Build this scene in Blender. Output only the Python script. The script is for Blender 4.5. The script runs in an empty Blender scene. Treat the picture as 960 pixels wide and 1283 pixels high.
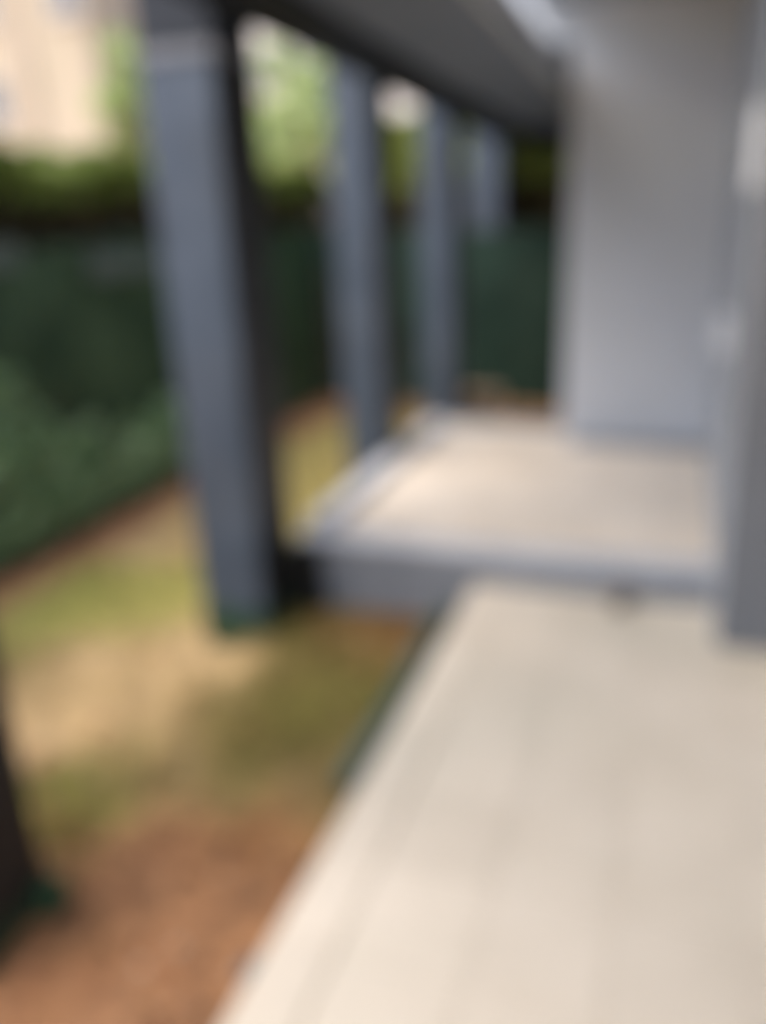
import bpy, bmesh, math, random
import numpy as np
from mathutils import Vector, Matrix, noise

random.seed(7)
rng = np.random.default_rng(7)
R = math.radians
S = bpy.context.scene
COL = S.collection

# ------------------------------------------------------------------ camera
CAM_H = 1.75
cam_data = bpy.data.cameras.new("camera")
cam = bpy.data.objects.new("camera", cam_data)
COL.objects.link(cam)
rot = Matrix(((0.94484622, -0.07194676, 0.31951414),
              (0.32506622, 0.32506622, -0.88806751),
              (-0.03996968, 0.94295048, 0.33052505)))
cam.matrix_world = Matrix.Translation((0, 0, CAM_H)) @ rot.to_4x4()
cam_data.sensor_fit = 'VERTICAL'
cam_data.sensor_height = 36.0
cam_data.lens = 29.74
cam_data.clip_start = 0.02
cam_data.clip_end = 800.0
# the photograph was taken with the lens racked to its close-focus stop
cam_data.dof.use_dof = True
cam_data.dof.focus_distance = 0.25
cam_data.dof.aperture_fstop = 2.3
S.camera = cam

# ------------------------------------------------------------------ world, sun, exposure
SUN_EL, SUN_AZ = 58.0, 233.0          # azimuth measured clockwise from +Y
world = bpy.data.worlds.new("World")
S.world = world
world.use_nodes = True
wn = world.node_tree.nodes
sky = wn.new("ShaderNodeTexSky")
sky.sky_type = 'NISHITA'
sky.sun_disc = False
sky.sun_elevation = R(SUN_EL)
sky.sun_rotation = R(SUN_AZ)
sky.air_density = 0.8
sky.dust_density = 3.5
sky.ozone_density = 1.0
bg = wn["Background"]
bg.inputs["Strength"].default_value = 0.15
world.node_tree.links.new(sky.outputs[0], bg.inputs["Color"])

sun_data = bpy.data.lights.new("sun", 'SUN')
sun_data.energy = 1.5
sun_data.angle = R(75)
sun_data.color = (1.0, 0.98, 0.955)
sun = bpy.data.objects.new("sun", sun_data)
COL.objects.link(sun)
sd = Vector((math.sin(R(SUN_AZ)) * math.cos(R(SUN_EL)), math.cos(R(SUN_AZ)) * math.cos(R(SUN_EL)), math.sin(R(SUN_EL))))
sun.rotation_euler = sd.to_track_quat('Z', 'Y').to_euler()
sun.location = (6, -4, 14)

S.view_settings.view_transform = 'Standard'
S.view_settings.look = 'None'
S.view_settings.gamma = 1.0
S.view_settings.exposure = 1.38
S.render.engine = 'CYCLES'
S.cycles.use_denoising = True
S.cycles.max_bounces = 8
S.cycles.diffuse_bounces = 5
S.cycles.transparent_max_bounces = 16


# ------------------------------------------------------------------ materials
def material(name, c1, c2=None, scale=4.0, rough=0.7, bump=0.0, bscale=60.0, lo=0.35, hi=0.65, detail=6.0, spec=0.3,
             rand=0.0, c3=None, scale3=1.0, lo3=0.55, hi3=0.62):
    m = bpy.data.materials.new(name)
    m.use_nodes = True
    nt = m.node_tree
    N, L = nt.nodes, nt.links
    b = N["Principled BSDF"]
    b.inputs["Roughness"].default_value = rough
    b.inputs["Specular IOR Level"].default_value = spec
    geo = N.new("ShaderNodeNewGeometry")
    col = None
    if c2 is None:
        c2 = c1
    nz = N.new("ShaderNodeTexNoise")
    nz.inputs["Scale"].default_value = scale
    nz.inputs["Detail"].default_value = detail
    L.new(geo.outputs["Position"], nz.inputs["Vector"])
    rp = N.new("ShaderNodeValToRGB")
    rp.color_ramp.elements[0].position = lo
    rp.color_ramp.elements[1].position = hi
    rp.color_ramp.elements[0].color = (*c1, 1)
    rp.color_ramp.elements[1].color = (*c2, 1)
    L.new(nz.outputs["Fac"], rp.inputs[0])
    col = rp.outputs[0]
    if c3 is not None:
        n3 = N.new("ShaderNodeTexNoise")
        n3.inputs["Scale"].default_value = scale3
        n3.inputs["Detail"].default_value = 4
        mp = N.new("ShaderNodeVectorMath")
        mp.operation = 'ADD'
        mp.inputs[1].default_value = (13.1, 4.7, 2.2)
        L.new(geo.outputs["Position"], mp.inputs[0])
        L.new(mp.outputs[0], n3.inputs["Vector"])
        mr = N.new("ShaderNodeMapRange")
        mr.inputs["From Min"].default_value = lo3
        mr.inputs["From Max"].default_value = hi3
        L.new(n3.outputs["Fac"], mr.inputs["Value"])
        mx = N.new("ShaderNodeMix")
        mx.data_type = 'RGBA'
        L.new(mr.outputs[0], mx.inputs["Factor"])
        L.new(col, mx.inputs["A"])
        mx.inputs["B"].default_value = (*c3, 1)
        col = mx.outputs["Result"]
    if rand > 0:
        oi = N.new("ShaderNodeObjectInfo")
        hs = N.new("ShaderNodeHueSaturation")
        mr = N.new("ShaderNodeMapRange")
        mr.inputs["To Min"].default_value = 1 - rand
        mr.inputs["To Max"].default_value = 1 + rand
        L.new(oi.outputs["Random"], mr.inputs["Value"])
        L.new(mr.outputs[0], hs.inputs["Value"])
        L.new(col, hs.inputs["Color"])
        col = hs.outputs[0]
    L.new(col, b.inputs["Base Color"])
    if bump > 0:
        nb = N.new("ShaderNodeTexNoise")
        nb.inputs["Scale"].default_value = bscale
        nb.inputs["Detail"].default_value = 5
        L.new(geo.outputs["Position"], nb.inputs["Vector"])
        bp = N.new("ShaderNodeBump")
        bp.inputs["Strength"].default_value = bump
        bp.inputs["Distance"].default_value = 0.01
        L.new(nb.outputs["Fac"], bp.inputs["Height"])
        L.new(bp.outputs[0], b.inputs["Normal"])
    return m


M = {}
M['tile'] = material('cream_tile', (.585, .518, .42), (.645, .575, .475), 2.2, 0.42, 0.06, 220, rand=0.035, c3=(.53, .485, .395), scale3=0.9, lo3=.5, hi3=.75)
M['patio_tile'] = material('pinkish_patio_tile', (.70, .615, .51), (.75, .665, .56), 2.2, 0.42, 0.06, 220, rand=0.07, c3=(.68, .58, .46), scale3=0.9, lo3=.5, hi3=.75)
M['grout'] = material('tile_grout', (.52, .465, .37), (.58, .52, .42), 8, 0.9)
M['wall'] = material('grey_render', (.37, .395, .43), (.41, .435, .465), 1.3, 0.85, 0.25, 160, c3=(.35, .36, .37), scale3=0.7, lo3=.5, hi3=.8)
M['rear'] = material('pale_grey_render', (.59, .615, .655), (.64, .665, .705), 1.3, 0.85, 0.25, 160, c3=(.60, .625, .64), scale3=0.7, lo3=.5, hi3=.8)  # lighter copy of the wall render, standing in for stronger light on this face
M['nosing'] = material('pale_cement', (.42, .43, .455), (.50, .51, .53), 5, 0.8, 0.3, 120)  # cement lightened to paint in the light on the kerb tops
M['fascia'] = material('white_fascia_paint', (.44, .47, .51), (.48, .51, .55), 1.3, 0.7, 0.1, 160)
M['mid'] = material('mid_grey_render', (.15, .16, .175), (.175, .185, .20), 1.3, 0.85, 0.25, 160)  # darker copy of the wall render, shade of the front face in its colour
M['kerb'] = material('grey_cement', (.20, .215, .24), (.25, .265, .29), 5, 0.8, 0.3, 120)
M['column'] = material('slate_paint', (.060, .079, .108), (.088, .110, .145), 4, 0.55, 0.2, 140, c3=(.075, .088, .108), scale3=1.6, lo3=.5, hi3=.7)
M['column_dark'] = material('charcoal_paint', (.022, .023, .025), (.03, .031, .033), 4, 0.55, 0.12, 140)  # near black puts the shade of the columns' inner sides into the colour
M['capital'] = material('dark_slate_paint', (.014, .018, .025), (.02, .024, .032), 4, 0.55, 0.12, 140)  # darker slate paints the beam's shade on the column top
M['strap'] = material('pale_metal_strap', (.15, .155, .17), (.19, .195, .21), 9, 0.45, 0.05)
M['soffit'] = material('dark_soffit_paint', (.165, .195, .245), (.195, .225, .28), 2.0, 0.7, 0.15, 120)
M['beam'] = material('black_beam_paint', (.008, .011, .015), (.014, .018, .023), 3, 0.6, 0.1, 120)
M['bitumen'] = material('black_bitumen', (.012, .012, .01), (.025, .024, .02), 9, 0.6, 0.5, 60)  # black standing in for the shadow between column and step
M['green_band'] = material('dark_green_coating', (.026, .055, .036), (.05, .09, .062), 9, 0.6, 0.4, 70)
M['pipe'] = material('green_pipe_plastic', (.05, .085, .072), (.07, .105, .09), 7, 0.5)
M['white'] = material('white_plastic', (.72, .74, .78), (.78, .80, .82), 8, 0.35)
M['opal'] = material('opal_plastic', (.80, .83, .86), (.84, .86, .88), 8, 0.25)
M['grey_plastic'] = material('grey_plastic', (.20, .18, .16), (.26, .23, .2), 8, 0.5)
M['stone'] = material('dark_stone', (.05, .05, .055), (.10, .095, .095), 14, 0.9, 0.6, 60)
M['sandstone'] = material('sandstone', (.28, .20, .13), (.38, .28, .19), 8, 0.9, 0.6, 60)
M['soil'] = material('dry_lawn_soil', (.30, .215, .105), (.37, .27, .135), 2.6, 0.95, 0.8, 45,
                     c3=(.44, .30, .165), scale3=1.1, lo3=.54, hi3=.64)
M['redsoil'] = material('red_soil', (.26, .125, .065), (.36, .19, .105), 3.5, 0.95, 0.9, 40,
                        c3=(.20, .12, .075), scale3=3.0, lo3=.5, hi3=.68)
M['grass'] = material('short_grass', (.15, .17, .03), (.30, .27, .08), 3.0, 0.8, c3=(.36, .28, .13), scale3=30, lo3=.5, hi3=.6)
M['leaf_dry'] = material('dry_leaf', (.30, .13, .06), (.42, .23, .11), 11, 0.8, c3=(.14, .07, .04), scale3=9, lo3=.5, hi3=.6)
M['pebble'] = material('pebbles', (.25, .17, .12), (.42, .32, .24), 20, 0.9)
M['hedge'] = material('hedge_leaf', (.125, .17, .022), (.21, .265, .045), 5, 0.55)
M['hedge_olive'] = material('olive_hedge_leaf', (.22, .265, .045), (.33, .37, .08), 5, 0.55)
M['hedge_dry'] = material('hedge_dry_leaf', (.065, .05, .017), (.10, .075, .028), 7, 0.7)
M['twig'] = material('hedge_stem', (.07, .045, .025), (.11, .075, .045), 12, 0.9)
M['shrub'] = material('shrub_leaf', (.22, .36, .16), (.40, .52, .29), 6, 0.6)
M['plant_leaf'] = material('small_plant_leaf', (.032, .08, .038), (.06, .13, .065), 9, 0.5)
M['tree_leaf'] = material('tree_leaf', (.42, .53, .19), (.56, .63, .32), 3, 0.5)
M['bark'] = material('bark', (.10, .075, .05), (.18, .14, .1), 8, 0.95, 0.8, 30)
M['beige'] = material('beige_plaster', (.50, .44, .315), (.55, .48, .35), 0.5, 0.85, 0.1, 40)
M['pink'] = material('pinkish_plaster', (.47, .405, .30), (.50, .43, .325), 0.5, 0.85, 0.1, 40)
M['cream'] = material('pale_plaster', (.58, .56, .52), (.64, .62, .57), 0.5, 0.85, 0.1, 40)
M['white_wall'] = material('whitewashed_plaster', (.62, .61, .57), (.67, .66, .62), 0.5, 0.85, 0.1, 40)
M['glass'] = material('window_glass', (.10, .12, .14), (.14, .16, .18), 1, 0.1, spec=0.6)
M['frame'] = material('window_frame', (.55, .55, .53), (.6, .6, .58), 2, 0.5)
M['post'] = material('fence_post_metal', (.05, .07, .06), (.08, .10, .085), 6, 0.5)


def net_material(name, c1, c2, alpha):
    m = material(name, c1, c2, 2.2, 0.75, 0.3, 90)
    nt = m.node_tree
    N, L = nt.nodes, nt.links
    b = N["Principled BSDF"]
    geo = N.new("ShaderNodeNewGeometry")
    wv = N.new("ShaderNodeTexNoise")
    wv.inputs["Scale"].default_value = 260
    L.new(geo.outputs["Position"], wv.inputs["Vector"])
    mr = N.new("ShaderNodeMapRange")
    mr.inputs["From Min"].default_value = .35
    mr.inputs["From Max"].default_value = .65
    mr.inputs["To Min"].default_value = alpha - .05
    mr.inputs["To Max"].default_value = min(1, alpha + .12)
    L.new(wv.outputs["Fac"], mr.inputs["Value"])
    L.new(mr.outputs[0], b.inputs["Alpha"])
    return m


M['net'] = net_material('green_shade_net', (.014, .040, .016), (.062, .105, .05), 1.04)
M['net_teal'] = net_material('teal_shade_net', (.006, .023, .014), (.016, .042, .027), .99)
M['net_faded'] = net_material('faded_shade_net', (.11, .14, .11), (.14, .16, .14), .9)


# ------------------------------------------------------------------ helpers
def link(name, me, parent=None, mat=None, loc=None):
    o = bpy.data.objects.new(name, me)
    COL.objects.link(o)
    if mat is not None and me is not None and not me.materials:
        me.materials.append(mat)
    if parent is not None:
        o.parent = parent
    if loc is not None:
        o.location = loc
    return o


def tag(o, label=None, cat=None, group=None, kind=None):
    if label: o['label'] = label
    if cat: o['category'] = cat
    if group: o['group'] = group
    if kind: o['kind'] = kind
    return o


def thing(name, label, cat, loc=(0, 0, 0), group=None):
    o = bpy.data.objects.new(name, None)
    o.empty_display_size = 0.1
    COL.objects.link(o)
    o.location = loc
    return tag(o, label, cat, group)


def finish(bm, name, smooth=False):
    me = bpy.data.meshes.new(name)
    bm.normal_update()
    bm.to_mesh(me)
    bm.free()
    if smooth:
        for p in me.polygons: p.use_smooth = True
    return me


def add_box(bm, x0, x1, y0, y1, z0, z1, bev=0.0, seg=2):
    r = bmesh.ops.create_cube(bm, size=1)
    vs = r['verts']
    for v in vs:
        v.co = Vector(((x0 + x1) / 2 + v.co.x * (x1 - x0), (y0 + y1) / 2 + v.co.y * (y1 - y0), (z0 + z1) / 2 + v.co.z * (z1 - z0)))
    if bev > 0:
        es = list({e for v in vs for e in v.link_edges})
        bmesh.ops.bevel(bm, geom=es, offset=bev, segments=seg, affect='EDGES', profile=0.6)


def box_mesh(name, x0, x1, y0, y1, z0, z1, bev=0.0, seg=2):
    bm = bmesh.new()
    add_box(bm, x0, x1, y0, y1, z0, z1, bev, seg)
    return finish(bm, name)


def add_tube(bm, pts, rad, n=8, cap=True):
    rings = []
    for i, p in enumerate(pts):
        p = Vector(p)
        a = Vector(pts[max(0, i - 1)])
        b = Vector(pts[min(len(pts) - 1, i + 1)])
        t = (b - a).normalized()
        up = Vector((0, 0, 1)) if abs(t.z) < 0.9 else Vector((1, 0, 0))
        u = t.cross(up).normalized()
        w = u.cross(t)
        r = rad[i] if isinstance(rad, (list, tuple)) else rad
        rings.append([bm.verts.new(p + (u * math.cos(k * 2 * math.pi / n) + w * math.sin(k * 2 * math.pi / n)) * r) for k in range(n)])
    for a, b in zip(rings, rings[1:]):
        for k in range(n):
            bm.faces.new((a[k], a[(k + 1) % n], b[(k + 1) % n], b[k]))
    if cap:
        bm.faces.new(rings[0][::-1])
        bm.faces.new(rings[-1])


def tube_mesh(name, pts, rad, n=8):
    bm = bmesh.new()
    add_tube(bm, pts, rad, n)
    bmesh.ops.recalc_face_normals(bm, faces=bm.faces)
    return finish(bm, name, True)


def leaf_mesh(name, pts, size, flat=0.0, aspect=0.55):
    """many small diamond leaves, one per point"""
    pts = np.asarray(pts, float)
    n = len(pts)
    d = rng.normal(size=(n, 3)); d[:, 2] *= (1 - flat)
    d /= np.linalg.norm(d, axis=1)[:, None] + 1e-9
    e = rng.normal(size=(n, 3)); e[:, 2] *= (1 - flat)
    e -= (e * d).sum(1)[:, None] * d
    e /= np.linalg.norm(e, axis=1)[:, None] + 1e-9
    s = size * rng.uniform(0.6, 1.35, (n, 1))
    nn = np.cross(d, e)
    v = np.empty((n, 4, 3))
    v[:, 0] = pts - d * s * .5
    v[:, 1] = pts + e * s * aspect * .5 + nn * s * .08
    v[:, 2] = pts + d * s * .5
    v[:, 3] = pts - e * s * aspect * .5 + nn * s * .08
    f = np.arange(n * 4).reshape(n, 4)
    me = bpy.data.meshes.new(name)
    me.from_pydata(v.reshape(-1, 3).tolist(), [], f.tolist())
    return me


def ground_z(x, y):
    base = -0.22 - 0.088 * min(max(3.3 - y, 0.0), 2.6)
    z = base + 0.022 * noise.noise((x * 1.3, y * 1.3, 0.3)) + 0.008 * noise.noise((x * 6, y * 6, 1.3))
    return z


# ------------------------------------------------------------------ the setting: ground
def grid_mesh(name, xs, ys, fz):
    vs = [(x, y, fz(x, y)) for y in ys for x in xs]
    nx = len(xs)
    fs = [(j * nx + i, j * nx + i + 1, (j + 1) * nx + i + 1, (j + 1) * nx + i) for j in range(len(ys) - 1) for i in range(nx - 1)]
    me = bpy.data.meshes.new(name)
    me.from_pydata(vs, [], fs)
    for p in me.polygons: p.use_smooth = True
    return me


# what covers the ground where: (x, y, radius, colour, weight) - sandy bare spots, green grass, soil darkened for canopy shade by the terrace, red earth
COVER = [
    (-3.2, 3.6, .45, (.44, .40, .13), 1.0), (-2.75, 3.75, .35, (.46, .40, .14), 1.0), (-2.15, 4.3, .45, (.40, .36, .11), 1.0),
    (-2.35, 2.85, .34, (.43, .30, .15), 1.4), (-2.40, 2.48, .22, (.43, .30, .155), 1.2), (-2.15, 3.08, .28, (.44, .31, .16), 1.3),
    (-3.2, 4.5, .5, (.46, .32, .165), 1.0), (-2.8, 5.3, .7, (.46, .37, .15), .9), (-3.1, 6.9, .8, (.44, .35, .14), .9),
    (-2.05, 2.14, .26, (.19, .19, .045), 1.1), (-1.82, 2.38, .24, (.25, .17, .085), .8), (-1.58, 2.48, .24, (.165, .14, .042), .9),
    (-1.64, 2.88, .34, (.17, .13, .042), 1.1), (-1.38, 2.94, .28, (.17, .155, .04), 1.1), (-1.24, 3.6, .34, (.145, .072, .021), 1.2),
    (-1.6, 3.4, .3, (.13, .11, .03), .8), (-1.15, 2.5, .3, (.16, .12, .045), .8),
    (-1.64, 1.92, .30, (.34, .165, .078), 1.2), (-1.57, 1.55, .32, (.29, .14, .065), 1.2), (-1.27, 1.69, .26, (.37, .18, .083), 1.1),
    (-1.31, 1.52, .18, (.12, .07, .042), 1.3), (-1.66, 1.70, .11, (.14, .08, .045), 1.2), (-1.2, 1.84, .10, (.13, .075, .045), 1.2), (-1.48, 1.80, .08, (.16, .09, .05), 1.0), (-1.22, 2.08, .28, (.28, .135, .055), 1.0), (-1.5, 1.0, .5, (.24, .12, .06), 1.0),
    (-2.4, 1.4, .6, (.27, .14, .07), 1.0),
]


def cover(x, y):
    px = x + .16 * noise.noise((x * 2.2, y * 2.2, 1.7)) + .07 * noise.noise((x * 7, y * 7, 3.7))
    py = y + .16 * noise.noise((x * 2.2, y * 2.2, 6.1)) + .07 * noise.noise((x * 7, y * 7, 8.2))
    k = .06
    c = Vector((.29, .205, .095)) * k
    for (cx, cy, r, col, w) in COVER:
        g = w * math.exp(-((px - cx) ** 2 + (py - cy) ** 2) / (r * r) * 1.3)
        c += Vector(col) * g
        k += g
    c /= k
    f = min(1, max(0, (-3.30 - px) * 4.0), 1)
    f = max(f, min(1, max(0, (py - 7.7) * 1.3)))
    c = c.lerp(Vector((.34, .17, .085)) if px < -3.2 else Vector((.17, .095, .045)), f)
    return c


def soil_mat(name, bump):
    m = material(name, (.8, .8, .8), (1.15, 1.15, 1.15), 9, 0.95, bump, 42)
    nt = m.node_tree
    N, L = nt.nodes, nt.links
    b = N["Principled BSDF"]
    src = b.inputs["Base Color"].links[0].from_socket
    at = N.new("ShaderNodeAttribute")
    at.attribute_name = 'cover'
    mx = N.new("ShaderNodeMix")
    mx.data_type = 'RGBA'
    mx.blend_type = 'MULTIPLY'
    mx.inputs["Factor"].default_value = 1
    L.new(at.outputs["Color"], mx.inputs["A"])
    L.new(src, mx.inputs["B"])
    L.new(mx.outputs["Result"], b.inputs["Base Color"])
    return m


M['ground'] = soil_mat('garden_soil', 0.9)
M['blade'] = soil_mat('grass_blade', 0)
xs = [-400, -120, -40, -14, -8, -6] + [round(-5 + i * .05, 3) for i in range(85)] + [2, 8, 40, 120, 400]
ys = [-300, -80, -20, -6, -2, -1, -.4] + [round(i * .06, 3) for i in range(168)] + [12, 16, 30, 80, 200, 500]
gm = grid_mesh('garden_ground', xs, ys, ground_z)
att = gm.attributes.new('cover', 'FLOAT_COLOR', 'POINT')
att.data.foreach_set('color', [c for v in gm.vertices for c in (*cover(v.co.x, v.co.y), 1.0)])
g = link('garden_ground', gm, None, M['ground'])
tag(g, kind='structure')

# ------------------------------------------------------------------ lower terrace and its tiles
T = 0.325
GAP = 0.0025
Y_R = 3.80          # foot of the step
tile_me = box_mesh('floor_tile', -(T - GAP) / 2, (T - GAP) / 2, -(T - GAP) / 2, (T - GAP) / 2, -0.012, 0, 0.0025, 1)
tile_me.materials.append(M['tile'])


def lay_tile(parent, x, y, z, me=None):
    o = bpy.data.objects.new('floor_tile', me or tile_me)
    COL.objects.link(o)
    o.parent = parent
    o.location = (x, y, z + random.uniform(-.0006, .0006))
    o.rotation_euler = (random.uniform(-.001, .001), random.uniform(-.001, .001), 0)
    return o


XE = -0.888
terr = link('terrace_floor', box_mesh('terrace_floor', XE + .004, 3.2, -3.0, Y_R + .06, -0.62, -0.008), None, M['grout'])
tag(terr, kind='structure')
X0 = -0.065 - 2 * T           # joint nearest the border row
for j in range(16):
    y = Y_R - T / 2 - j * T - .012
    for i in range(10):
        x = X0 + T / 2 + i * T
        if x > 0.25 and y > 3.30:
            continue
        lay_tile(terr, x, y, 0)
bw = X0 - XE - GAP
border_me = box_mesh('border_tile', -bw / 2, bw / 2, -(T - GAP) / 2, (T - GAP) / 2, -0.03, 0, 0.004, 2)
border_me.materials.append(M['tile'])
for j in range(16):
    o = lay_tile(terr, XE + bw / 2 - .004, Y_R - T / 2 - j * T - .012, 0.001, border_me)
    o.name = 'border_tile'

# ------------------------------------------------------------------ raised patio
ZP = 0.165
PX0, PX1, PY1 = -1.76, 0.22, 6.46
patio = link('raised_patio', box_mesh('raised_patio', PX0, PX1, Y_R, PY1, -0.5, ZP - .008), None, M['kerb'])
tag(patio, kind='structure')
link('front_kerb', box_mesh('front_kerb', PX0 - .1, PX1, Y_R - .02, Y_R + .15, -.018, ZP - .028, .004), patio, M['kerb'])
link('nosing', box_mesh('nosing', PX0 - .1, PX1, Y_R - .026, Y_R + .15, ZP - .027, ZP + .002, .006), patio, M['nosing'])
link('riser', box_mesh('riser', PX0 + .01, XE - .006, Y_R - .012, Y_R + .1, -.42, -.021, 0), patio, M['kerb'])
link('side_kerb', box_mesh('side_kerb', PX0 - .10, PX0 + .05, Y_R + .152, PY1 - .11, -.3, ZP + .05, .01), patio, M['nosing'])
link('rear_kerb', box_mesh('rear_kerb', PX0 - .10, -.82, PY1 - .108, PY1 + .04, -.3, ZP + .02, .01), patio, M['kerb'])
link('bitumen_corner', box_mesh('bitumen_corner', PX0 - .104, PX0 + .05, Y_R - .10, Y_R + .145, -.45, ZP - .035, .012), patio, M['bitumen'])  # added dark block, painting the shaded gap beside the column
patio_me = tile_me.copy()
patio_me.materials.clear()
patio_me.materials.append(M['patio_tile'])
yb = Y_R + .155
py = yb + T / 2
while py - T / 2 < PY1 - .115:
    d1 = min(py + T / 2 - GAP, PY1 - .112)
    px = -0.065 + T / 2
    for i in range(-5, 1):
        x = -0.065 + T / 2 + i * T
        x0, x1 = max(x - T / 2 + GAP / 2, PX0 + .055), min(x + T / 2 - GAP / 2, PX1 - .002)
        if x1 - x0 < .03 or (d1 > 6.2 and x0 > -.83):
            continue
        if d1 - (py - T / 2) > T * .97 and x1 - x0 > T * .97:
            lay_tile(patio, x, py - GAP / 2, ZP, patio_me)
        else:
            me = box_mesh('cut_tile', x0, x1, py - T / 2, d1, -.012, 0, .0025, 1)
            me.materials.append(M['patio_tile'])
            lay_tile(patio, 0, 0, ZP, me)
    py += T

# ------------------------------------------------------------------ house
house = thing('house', 'grey rendered house with a blank wall closing the raised patio', 'house', (0.2, 6.2, 0))


def hpart(name, me, mat):
    o = link(name, me, None, mat)
    o.parent = house
    o.matrix_parent_inverse = Matrix.Translation((-0.2, -6.2, 0))
    return o


hpart('rear_wall', box_mesh('rear_wall', -0.80, 4.0, 6.2, 9.0, -.3, 2.761, 0), M['rear'])
hpart('upper_wall', box_mesh('upper_wall', -1.95, 4.0, 6.2, 9.0, 2.762, 4.6, 0), M['rear'])
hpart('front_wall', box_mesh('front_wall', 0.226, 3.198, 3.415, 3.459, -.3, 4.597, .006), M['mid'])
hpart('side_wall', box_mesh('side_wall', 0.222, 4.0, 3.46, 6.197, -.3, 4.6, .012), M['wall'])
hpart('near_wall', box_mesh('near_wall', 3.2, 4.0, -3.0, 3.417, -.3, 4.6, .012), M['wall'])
hpart('balcony_slab', box_mesh('balcony_slab', -1.03, 0.220, 3.1, 6.197, 2.97, 3.2, .01), M['wall'])  # unseen slab, sized to shade the top of the rear wall
hpart('porch_slab', box_mesh('porch_slab', -0.75, 3.197, -2.9, 1.8, 2.97, 3.2, .01), M['wall'])  # unseen slab added overhead to shade the near floor and front wall
hpart('roof', box_mesh('roof', 0.10, 4.3, -3.2, 9.2, 4.603, 4.8, .01), M['wall'])

# ------------------------------------------------------------------ canopy on the columns
canopy = thing('canopy', 'dark grey flat canopy carried by the slate columns over the patio edge', 'canopy', (-1.3, 5.0, 2.5))


def cpart(name, me, mat):
    o = link(name, me, canopy, mat)
    o.matrix_parent_inverse = Matrix.Translation((1.3, -5.0, -2.5))
    return o


ZS = 2.555
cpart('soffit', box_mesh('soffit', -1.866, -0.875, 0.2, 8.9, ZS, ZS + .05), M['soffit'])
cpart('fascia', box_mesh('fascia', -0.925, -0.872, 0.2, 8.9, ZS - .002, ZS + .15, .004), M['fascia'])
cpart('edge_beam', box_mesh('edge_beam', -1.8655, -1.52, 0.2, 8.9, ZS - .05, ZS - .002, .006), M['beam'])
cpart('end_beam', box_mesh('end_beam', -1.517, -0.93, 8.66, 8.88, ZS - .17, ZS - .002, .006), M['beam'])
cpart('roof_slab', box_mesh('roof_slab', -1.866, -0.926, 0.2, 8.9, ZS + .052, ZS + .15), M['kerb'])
canopy.rotation_euler = (-0.028, 0, 0)      # slight fall towards the far end

# ------------------------------------------------------------------ columns
CD, CT = 0.37, 3.0


def column_meshes(w):
    out = {}
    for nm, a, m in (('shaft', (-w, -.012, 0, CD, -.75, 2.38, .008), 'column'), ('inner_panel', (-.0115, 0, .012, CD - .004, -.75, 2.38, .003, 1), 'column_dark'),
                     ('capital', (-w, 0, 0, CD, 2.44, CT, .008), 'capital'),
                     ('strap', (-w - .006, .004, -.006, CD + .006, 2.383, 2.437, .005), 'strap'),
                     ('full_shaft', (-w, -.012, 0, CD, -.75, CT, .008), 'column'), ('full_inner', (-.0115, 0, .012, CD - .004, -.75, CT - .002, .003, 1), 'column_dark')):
        me = box_mesh(nm.replace('full_inner', 'inner_panel').replace('full_shaft', 'shaft'), *a)
        me.materials.append(M[m])
        out[nm] = me
    return out


def band_mesh(zb, CW):
    bm = bmesh.new()
    n = 28
    # an uneven coat of green brushed round the foot of the column
    per = []
    x0, x1, y0, y1 = -CW - .007, .006, -.007, CD + .007
    for i in range(n):
        t = i / n * 4
        s, u = int(t), t - int(t)
        per.append([(x0 + (x1 - x0) * u, y0), (x1, y0 + (y1 - y0) * u), (x1 - (x1 - x0) * u, y1), (x0, y1 - (y1 - y0) * u)][s])
    lo = [bm.verts.new((x, y, zb - .12)) for x, y in per]
    hi = [bm.verts.new((x, y, zb + .12 + random.uniform(-.018, .022))) for x, y in per]
    hi2 = [bm.verts.new((x * .985, y * .985 + .003, v.co.z + .001)) for (x, y), v in zip(per, hi)]
    for i in range(n):
        k = (i + 1) % n
        bm.faces.new((lo[i], lo[k], hi[k], hi[i]))
        bm.faces.new((hi[i], hi[k], hi2[k], hi2[i]))
    return finish(bm, 'base_band')


CX = -1.867
col_labels = [
    'nearest slate column, cut by the left edge, black inner side, green foot',
    'tall slate column beside the step corner, pale strap near its top, green foot',
    'narrow slate column just behind the front corner of the raised patio',
    'narrow slate column at the far end of the patio kerb',
    'slate column standing behind the green netting at the far end',
]
cols = []
for (y, w, lab) in zip((1.37, 3.40, 5.27, 7.16, 9.12), (.355, .355, .275, .27, .33), col_labels):
    cm = column_meshes(w)
    c = thing('column', lab, 'column', (CX, y, ground_z(CX - .15, y + .1)), 'slate columns along the patio')
    zoff = -c.location.z
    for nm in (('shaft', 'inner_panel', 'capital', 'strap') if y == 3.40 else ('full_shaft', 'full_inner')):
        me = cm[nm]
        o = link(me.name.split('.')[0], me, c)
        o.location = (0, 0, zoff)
    zb = c.location.z
    o = link('base_band', band_mesh(zb, w), c, M['green_band'])
    o.location = (0, 0, zoff)
    cols.append(c)

# ------------------------------------------------------------------ small things on the house and terrace
sb = thing('switch_box', 'small white outdoor switch box on the left-facing grey wall', 'switch box', (0.222, 4.47, 1.06))
link('box_body', box_mesh('box_body', -.06, -.001, -.085, .085, 0, .17, .008), sb, M['white'])
link('cover', box_mesh('cover', -.072, -.061, -.077, .077, .012, .158, .006), sb, M['white'])
link('rocker', box_mesh('rocker', -.078, -.073, -.022, .022, .06, .11, .003), sb, M['white'])

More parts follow.
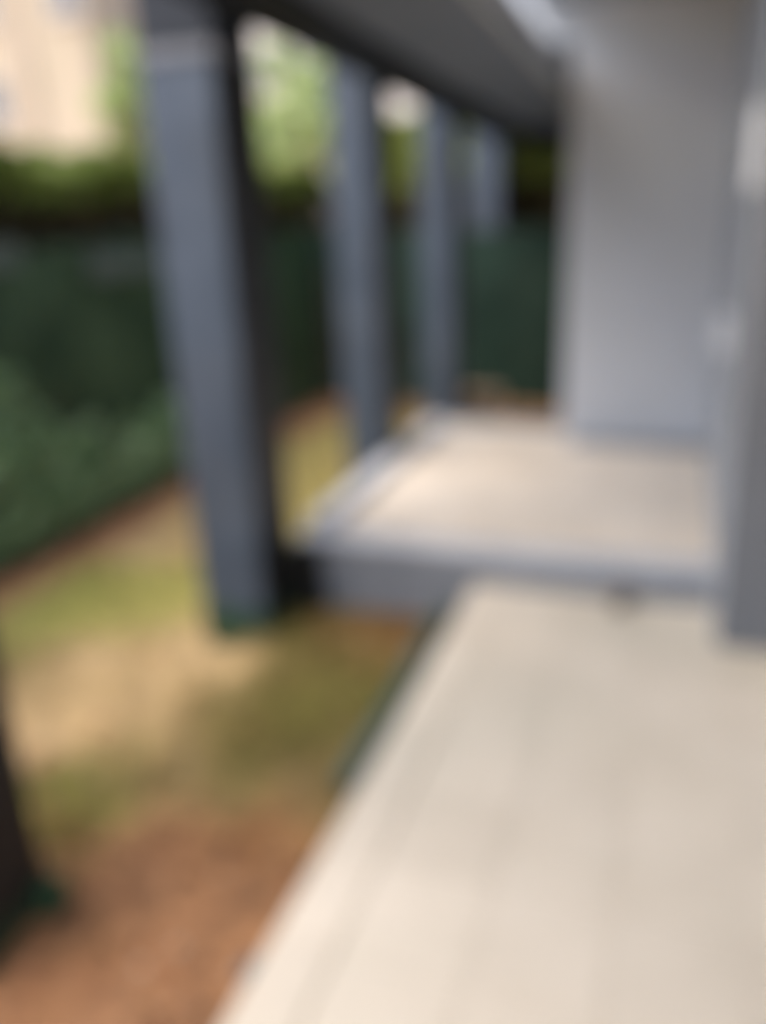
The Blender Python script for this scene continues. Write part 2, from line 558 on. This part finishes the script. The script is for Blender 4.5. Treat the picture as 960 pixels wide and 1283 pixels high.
wl = thing('wall_lamp', 'unlit white bulkhead lamp high on the grey wall corner', 'lamp', (0.222, 3.535, 1.77))
link('backplate', box_mesh('backplate', -.012, -.001, -.055, .055, 0, .30, .01), wl, M['frame'])
link('diffuser', box_mesh('diffuser', -.04, -.013, -.047, .047, .012, .288, .012, 3), wl, M['opal'])

ds = thing('drain_spout', 'short grey drain spout poking from the foot of the step', 'drain spout', (-0.185, Y_R - .03, .035))
bm = bmesh.new()
n = 14
for (ya, yb_, ro, ri) in ((0.02, -.13, .036, .029),):
    rings = []
    for (yy, rr) in ((ya, ro), (yb_, ro), (yb_, ri), (ya - .02, ri)):
        rings.append([bm.verts.new((rr * math.cos(k * 2 * math.pi / n), yy, rr * math.sin(k * 2 * math.pi / n))) for k in range(n)])
    for a, b in zip(rings, rings[1:]):
        for k in range(n):
            bm.faces.new((a[k], a[(k + 1) % n], b[(k + 1) % n], b[k]))
    bm.faces.new(rings[-1])
bmesh.ops.recalc_face_normals(bm, faces=bm.faces)
link('pipe', finish(bm, 'pipe'), ds, M['grey_plastic'])
link('collar', tube_mesh('collar', [(0, .012, 0), (0, -.012, 0)], .048, 14), ds, M['grey_plastic'])

# corrugated green drain pipe lying along the terrace edge
pts, rad = [], []
NP = 150
for i in range(NP):
    t = i / (NP - 1)
    y = 2.42 + t * 1.34
    x = -1.03 - .035 * (1 - t) + .012 * math.sin(t * 5)
    pts.append((x, y, ground_z(x, y) + .05))
    rad.append(.046 if i % 2 else .040)
dp = link('drain_pipe', tube_mesh('drain_pipe', pts, rad, 12), None, M['pipe'])
tag(dp, 'dark green corrugated pipe lying on the soil along the terrace edge', 'pipe')


def rock_mesh(name, sx, sy, sz, seed, sub=2):
    bm = bmesh.new()
    bmesh.ops.create_icosphere(bm, subdivisions=sub, radius=1)
    for v in bm.verts:
        k = 1 + .28 * noise.noise(v.co * 1.3 + Vector((seed, 0, 0))) + .1 * noise.noise(v.co * 3 + Vector((0, seed, 0)))
        v.co = Vector((v.co.x * sx * k, v.co.y * sy * k, v.co.z * sz * k))
    return finish(bm, name)


st = link('stone', rock_mesh('stone', .05, .04, .035, 3.1), None, M['stone'], (-1.06, 1.66, ground_z(-1.06, 1.66) + .02))
tag(st, 'small dark stone on the red soil by the terrace edge', 'stone')
bk = link('stone_block', None, None) if False else None
bm = bmesh.new()
add_box(bm, -.17, .17, -.13, .13, 0, .40, .03, 3)
for v in bm.verts:
    v.co += Vector((1, .7, .8)) * (.018 * noise.noise(v.co * 6))
sblk = link('stone_block', finish(bm, 'stone_block'), None, M['sandstone'], (-1.75, 7.75, ground_z(-1.75, 7.75) - .02))
tag(sblk, 'tan stone block on the soil beyond the far end of the patio', 'stone block')


# ------------------------------------------------------------------ netting fences
def fence(name, label, a, b, ztop, npan, mat):
    a, b = Vector(a), Vector(b)
    d = (b - a)
    L = d.length
    t = d.normalized()
    nrm = Vector((t.y, -t.x, 0))
    root = thing(name, label, 'fence', (a.x, a.y, ground_z(a.x, a.y)), 'green netting fences round the garden')
    inv = Matrix.Translation(-root.location)
    for k in range(npan + 1):
        p = a + t * (L * k / npan) - nrm * .03
        o = link('fence_post', tube_mesh('fence_post', [(p.x, p.y, -.6), (p.x, p.y, ztop + .03)], .024, 10), root, M['post'])
        o.matrix_parent_inverse = inv
    for z in (.1, ztop - .02):
        p, q = a - nrm * .012, b - nrm * .012
        o = link('wire', tube_mesh('wire', [(p.x, p.y, z), (q.x, q.y, z)], .004, 6), root, M['post'])
        o.matrix_parent_inverse = inv
    for k in range(npan):
        bm = bmesh.new()
        nu, nv = 26, 24
        g = []
        for j in range(nv + 1):
            row = []
            for i in range(nu + 1):
                u = i / nu
                p = a + t * (L * (k + u) / npan)
                v = j / nv
                zt = ztop - .035 * math.sin(math.pi * u)
                zb = ground_z(p.x, p.y) - .03
                z = zb + (zt - zb) * v
                w = .035 * noise.noise((p.x * 1.4 + 7, p.y * 1.4, z * 1.1)) + .015 * noise.noise((p.x * 4, p.y * 4, z * 5))
                w *= min(1, 4 * u * (1 - u) + .15)
                row.append(bm.verts.new(p + nrm * (.012 + w) + Vector((0, 0, z))))
            g.append(row)
        for j in range(nv):
            for i in range(nu):
                bm.faces.new((g[j][i], g[j][i + 1], g[j + 1][i + 1], g[j + 1][i]))
        o = link('net_panel', finish(bm, 'net_panel', True), root, mat)
        o.matrix_parent_inverse = inv
    return root, inv


FX, FY = -3.86, 8.9
fl, inv = fence('netting_fence', 'green shade netting fence along the left side of the lawn', (FX, -1.5, 0), (FX, FY, 0), 1.68, 6, M['net'])
fb, inv2 = fence('netting_fence', 'dark teal shade netting fence across the far end of the garden', (FX, FY, 0), (1.5, FY, 0), 1.60, 4, M['net_teal'])


def patch(cy, cz, w, h, seed):
    bm = bmesh.new()
    g = []
    for j in range(7):
        row = []
        for i in range(13):
            y = cy - w / 2 + w * i / 12
            z = cz - h / 2 + h * j / 6 + .03 * noise.noise((i * .5, seed, j * .1))
            row.append(bm.verts.new((FX + .075 + .012 * noise.noise((i * .4, j * .5, seed)), y, z)))
        g.append(row)
    for j in range(6):
        for i in range(12):
            bm.faces.new((g[j][i], g[j][i + 1], g[j + 1][i + 1], g[j + 1][i]))
    o = link('net_patch', finish(bm, 'net_patch', True), fl, M['net_faded'])
    o.matrix_parent_inverse = inv
    tag(o, 'pale faded patch sewn near the top of the netting')


patch(5.35, 1.50, .85, .16, 1.0)
patch(4.10, 1.62, .40, .16, 5.0)


# ------------------------------------------------------------------ hedges
def hedge(name, label, x0, x1, y0, y1, zs, ztop, dens, mat, deep=.36):
    root = thing(name, label, 'hedge', ((x0 + x1) / 2, (y0 + y1) / 2, ground_z((x0 + x1) / 2, (y0 + y1) / 2)), 'hedges behind the netting')
    inv = Matrix.Translation(-root.location)

    def cloud(n, za, zb, shell, cull=-.45):
        x = rng.uniform(x0, x1, n); y = rng.uniform(y0, y1, n)
        u = rng.uniform(0, 1, n) ** shell
        top = np.array([zb + .17 * noise.noise((a * 1.1, b * 1.1, 2.0)) + .08 * noise.noise((a * 4, b * 4, 5.0)) for a, b in zip(x, y)])
        z = za + (top - za) * u
        keep = np.array([noise.noise((a * 2.3, b * 2.3, c * 2.3)) > cull for a, b, c in zip(x, y, z)])
        return np.stack([x, y, z], 1)[keep]
    area = (x1 - x0) * (y1 - y0)
    o = link('foliage', leaf_mesh('foliage', cloud(int(dens * area * 1.6), ztop - deep, ztop, .6), .085), root, M[mat])
    o.matrix_parent_inverse = inv
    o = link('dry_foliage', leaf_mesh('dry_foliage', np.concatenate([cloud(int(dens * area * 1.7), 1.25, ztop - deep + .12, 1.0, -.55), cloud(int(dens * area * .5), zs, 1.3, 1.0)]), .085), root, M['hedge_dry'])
    o.matrix_parent_inverse = inv
    bm = bmesh.new()
    for i in range(int(area * 4)):
        x, y = random.uniform(x0, x1), random.uniform(y0, y1)
        p = [(x, y, -.4), (x + random.uniform(-.08, .08), y + random.uniform(-.08, .08), .8),
             (x + random.uniform(-.2, .2), y + random.uniform(-.2, .2), ztop - .2)]
        add_tube(bm, p, [.02, .015, .006], 5, False)
    o = link('stems', finish(bm, 'stems', True), root, M['twig'])
    o.matrix_parent_inverse = inv
    tag(o, kind='stuff')
    return root


hedge('hedge', 'clipped hedge with sunlit top behind the left netting', -4.95, -4.02, -1.5, 9.9, .0, 2.25, 3400, 'hedge')
hedge('hedge', 'olive green hedge behind the netting across the far end', -4.0, 1.5, 9.6, 10.6, .0, 2.74, 5200, 'hedge_olive', .84)


# ------------------------------------------------------------------ low shrubs on the fence line
def shrub(label, x, y, rx, ry, h, n):
    n = int(n * 2.2)
    z0 = ground_z(x, y)
    root = thing('shrub', label, 'shrub', (x, y, z0), 'shrubs against the left netting')
    p = rng.normal(size=(n, 3))
    p /= np.linalg.norm(p, axis=1)[:, None]
    p *= rng.uniform(.12, 1, (n, 1)) ** .45
    p[:, 2] = np.abs(p[:, 2])
    p *= np.array([rx, ry, h])
    p[:, 2] += .10
    p[:, 0] *= .55 + .45 * np.clip(p[:, 2] / h, 0, 1)
    p *= np.array([[1 + .45 * noise.noise((a * 3 + x, b * 3 + y, c * 3))] for a, b, c in p])
    keep = np.array([noise.noise((a * 5 + x, b * 5 + y, c * 5)) > -.42 for a, b, c in p])
    link('foliage', leaf_mesh('foliage', p[keep], .085), root, M['shrub'])
    for k in range(4):
        a = random.uniform(0, 6.28)
        link('stem', tube_mesh('stem', [(0, 0, -.05), (rx * .3 * math.cos(a), ry * .3 * math.sin(a), h * .5),
                                       (rx * .7 * math.cos(a), ry * .7 * math.sin(a), h * .9)], [.012, .009, .004], 6), root, M['twig'])


shrub('grey green shrub spreading against the left netting, nearest the picture edge', -3.80, 3.95, .12, .85, 1.02, 3800)
shrub('smaller grey green shrub farther along the left netting', -3.80, 5.35, .09, .65, .58, 1700)

def tuft(label, x, y, n, r, h):
    z0 = ground_z(x, y)
    root = thing('small_plant', label, 'plant', (x, y, z0), 'small plants at the column feet')
    a = rng.uniform(0, 6.283, n)
    q = rng.uniform(0, 1, n) ** .6 * r
    p = np.stack([q * np.cos(a), q * np.sin(a), rng.uniform(.1, 1, n) * h * (1 - .5 * q / r)], 1)
    link('foliage', leaf_mesh('foliage', p, .055), root, M['plant_leaf'])
    link('stem', tube_mesh('stem', [(0, 0, -.04), (.01, 0, h * .4), (.02, .01, h * .8)], [.008, .006, .003], 6), root, M['twig'])


tuft('small green plant at the foot of the nearest column', -1.835, 1.70, 120, .06, .14)
tuft('small green plant in front of the strapped column foot', -2.04, 3.33, 120, .11, .09)

# ------------------------------------------------------------------ lawn, leaves, pebbles
def in_garden(x, y):
    if x > -1.0 and y < Y_R + .1: return False
    if x > PX0 - .13 and y > Y_R - .1 and y < PY1 + .1: return False
    if x > -.85 and y > 6: return False
    return True


vs, fs, tint = [], [], []
cnt = 0
while cnt < 42000:
    x, y = random.uniform(-3.8, -.92), random.uniform(.9, 8.6)
    if not in_garden(x, y): continue
    cv = cover(x, y)
    if random.random() > .04 + max(0.0, cv.y / cv.x - .66) * 2.6 + .25 * noise.noise((x * 4, y * 4, 9.0)): continue
    z = ground_z(x, y)
    a = random.uniform(0, 6.283)
    h = random.uniform(.02, .055)
    w = .0035
    dx, dy = math.cos(a) * w, math.sin(a) * w
    lx, ly = random.uniform(-.03, .03), random.uniform(-.03, .03)
    b = len(vs)
    vs += [(x - dx, y - dy, z - .004), (x + dx, y + dy, z - .004), (x + lx, y + ly, z + h)]
    fs.append((b, b + 1, b + 2))
    q = random.uniform(.7, 1.3)
    tint += [(cv.x * .95 * q, cv.y * 1.06 * q, cv.z * .9 * q, 1.0)] * 3
    cnt += 1
me = bpy.data.meshes.new('grass'); me.from_pydata(vs, [], fs)
ga = me.attributes.new('cover', 'FLOAT_COLOR', 'POINT')
ga.data.foreach_set('color', [c for t in tint for c in t])
tag(link('grass', me, None, M['blade']), 'short patchy yellow green grass on the dry lawn', 'grass', kind='stuff')

pts = []
while len(pts) < 1500:
    x, y = random.uniform(-3.8, -.95), random.uniform(.9, 8.6)
    if not in_garden(x, y): continue
    p = 1.0 if y < 2.1 else (.5 if x < -3.4 else .12)
    if random.random() > p: continue
    pts.append((x, y, ground_z(x, y) + .012))
tag(link('fallen_leaves', leaf_mesh('fallen_leaves', pts, .06, .75, .6), None, M['leaf_dry']),
    'brown fallen leaves scattered over the red soil', 'leaves', kind='stuff')
bm = bmesh.new()
for i in range(420):
    x, y = random.uniform(-3.8, -.97), random.uniform(.9, 8.6)
    if not in_garden(x, y): continue
    r = random.uniform(.006, .018)
    q = bmesh.ops.create_icosphere(bm, subdivisions=1, radius=r)
    for v in q['verts']:
        v.co = Vector((v.co.x * random.uniform(.8, 1.3) + x, v.co.y * random.uniform(.8, 1.3) + y, v.co.z * .6 + ground_z(x, y) + .002))
tag(link('pebbles', finish(bm, 'pebbles'), None, M['pebble']), 'small pebbles strewn over the garden soil', 'pebbles', kind='stuff')


# ------------------------------------------------------------------ trees beyond the hedge
def tree(label, x, y, trunk_h, clumps, n, leaf=.12):
    root = thing('tree', label, 'tree', (x, y, ground_z(x, y)), 'trees beyond the hedge')
    link('trunk', tube_mesh('trunk', [(0, 0, -.2), (.05, .02, trunk_h * .5), (-.04, .05, trunk_h)], [.16, .12, .08], 10), root, M['bark'])
    P = []
    for (cx, cy, cz, r) in clumps:
        link('limb', tube_mesh('limb', [(-.04, .05, trunk_h * .8), (cx * .5, cy * .5, (cz + trunk_h) * .5), (cx, cy, cz)], [.06, .04, .015], 7), root, M['bark'])
        m = int(n * r)
        p = rng.normal(size=(m, 3))
        p /= np.linalg.norm(p, axis=1)[:, None]
        p = p * (rng.uniform(.02, 1.25, (m, 1)) ** .6) * r * np.array([1, 1, .8]) + np.array([cx, cy, cz])
        keep = np.array([noise.noise((a * 1.6 + x, b * 1.6, c * 1.6)) > -.12 for a, b, c in p])
        P.append(p[keep])
    link('crown', leaf_mesh('crown', np.concatenate(P), leaf), root, M['tree_leaf'])


def clumps(h, w, k):
    out = []
    for i in range(k * 3):
        t = random.random()
        rr = w * (1 - .6 * abs(t - .4))
        a = random.uniform(0, 6.283)
        out.append((math.cos(a) * rr * random.uniform(.1, .85), math.sin(a) * rr * random.uniform(.1, .85), h[0] + (h[1] - h[0]) * t, rr * random.uniform(.22, .5)))
    return out


tree('light green slender tree left of the strapped column', -10.25, 15.2, 3.0, clumps((3.0, 5.4), .85, 8), 2200)
tree('light green tree seen between the two nearest columns', -6.7, 15.0, 2.6, clumps((2.3, 4.7), 1.3, 9), 2600)
tree('low green tree seen through the narrow gap between columns', -4.7, 15.0, 1.6, clumps((1.9, 3.3), 1.0, 6), 2200)


# ------------------------------------------------------------------ buildings beyond
def building(name, label, x0, x1, y0, y1, h, mat, wins, strips=(), ledges=()):
    root = thing(name, label, 'building', ((x0 + x1) / 2, y0, -.3), 'buildings beyond the trees')
    inv = Matrix.Translation(-root.location)

    def part(nm, me, m, par=None):
        o = link(nm, me, par or root, m)
        o.matrix_parent_inverse = inv if par is None else Matrix()
        return o
    part('wall', box_mesh('wall', x0, x1, y0, y1, -.3, h, .03), mat)
    part('roof', box_mesh('roof', x0 - .2, x1 + .2, y0 - .2, y1 + .2, h + .003, h + .25, .03), M['cream'])
    for (sx0, sx1) in strips:
        part('pilaster', box_mesh('pilaster', sx0, sx1, y0 - .10, y0 - .003, -.3, h - .01, .01), M['pink'])
    for z in ledges:
        part('ledge', box_mesh('ledge', x0 - .06, x1 + .06, y0 - .16, y0 - .002, z, z + .14, .02), M['cream'])
    for (wx, wz, ww, wh) in wins:
        bm = bmesh.new()
        for (a, b, c, d) in ((-ww / 2, ww / 2, -.07, 0), (-ww / 2, ww / 2, wh, wh + .07), (-ww / 2 - .07, -ww / 2, -.07, wh + .07), (ww / 2, ww / 2 + .07, -.07, wh + .07), (-.03, .03, 0, wh)):
            add_box(bm, wx + a, wx + b, y0 - .06, y0 + .001, wz + c, wz + d)
        f = part('window', finish(bm, 'window'), M['frame'])
        o = link('pane', box_mesh('pane', wx - ww / 2, wx + ww / 2, y0 - .03, y0 - .004, wz, wz + wh), f, M['glass'])
        part('sill', box_mesh('sill', wx - ww / 2 - .12, wx + ww / 2 + .12, y0 - .15, y0 - .061, wz - .16, wz - .073), M['cream'])
    return root


wA = [(x, z, 1.0, 1.3) for z in (8.3, 11.4) for x in (-22.9, -19.4)] + [(-22.9, 5.3, 1.0, 1.3), (-26.2, 5.3, 1.0, 1.3), (-26.2, 8.3, 1.0, 1.3), (-26.2, 11.4, 1.0, 1.3)]
building('apartment_building', 'sunlit beige apartment building beyond the left hedge', -29.0, -18.6, 26, 29, 14.0, M['beige'], wA,
         strips=((-21.9, -21.0), (-25.2, -24.3)))
wB = [(x, z, 1.1, 1.3) for z in (4.4, 7.6) for x in (-20.0, -16.4, -9.2)]
ph = building('pale_house', 'pale house half hidden by trees between the columns', -21.0, -8.0, 37, 46, 10.5, M['white_wall'], wB)
ph.rotation_euler = (0, 0, R(-28))
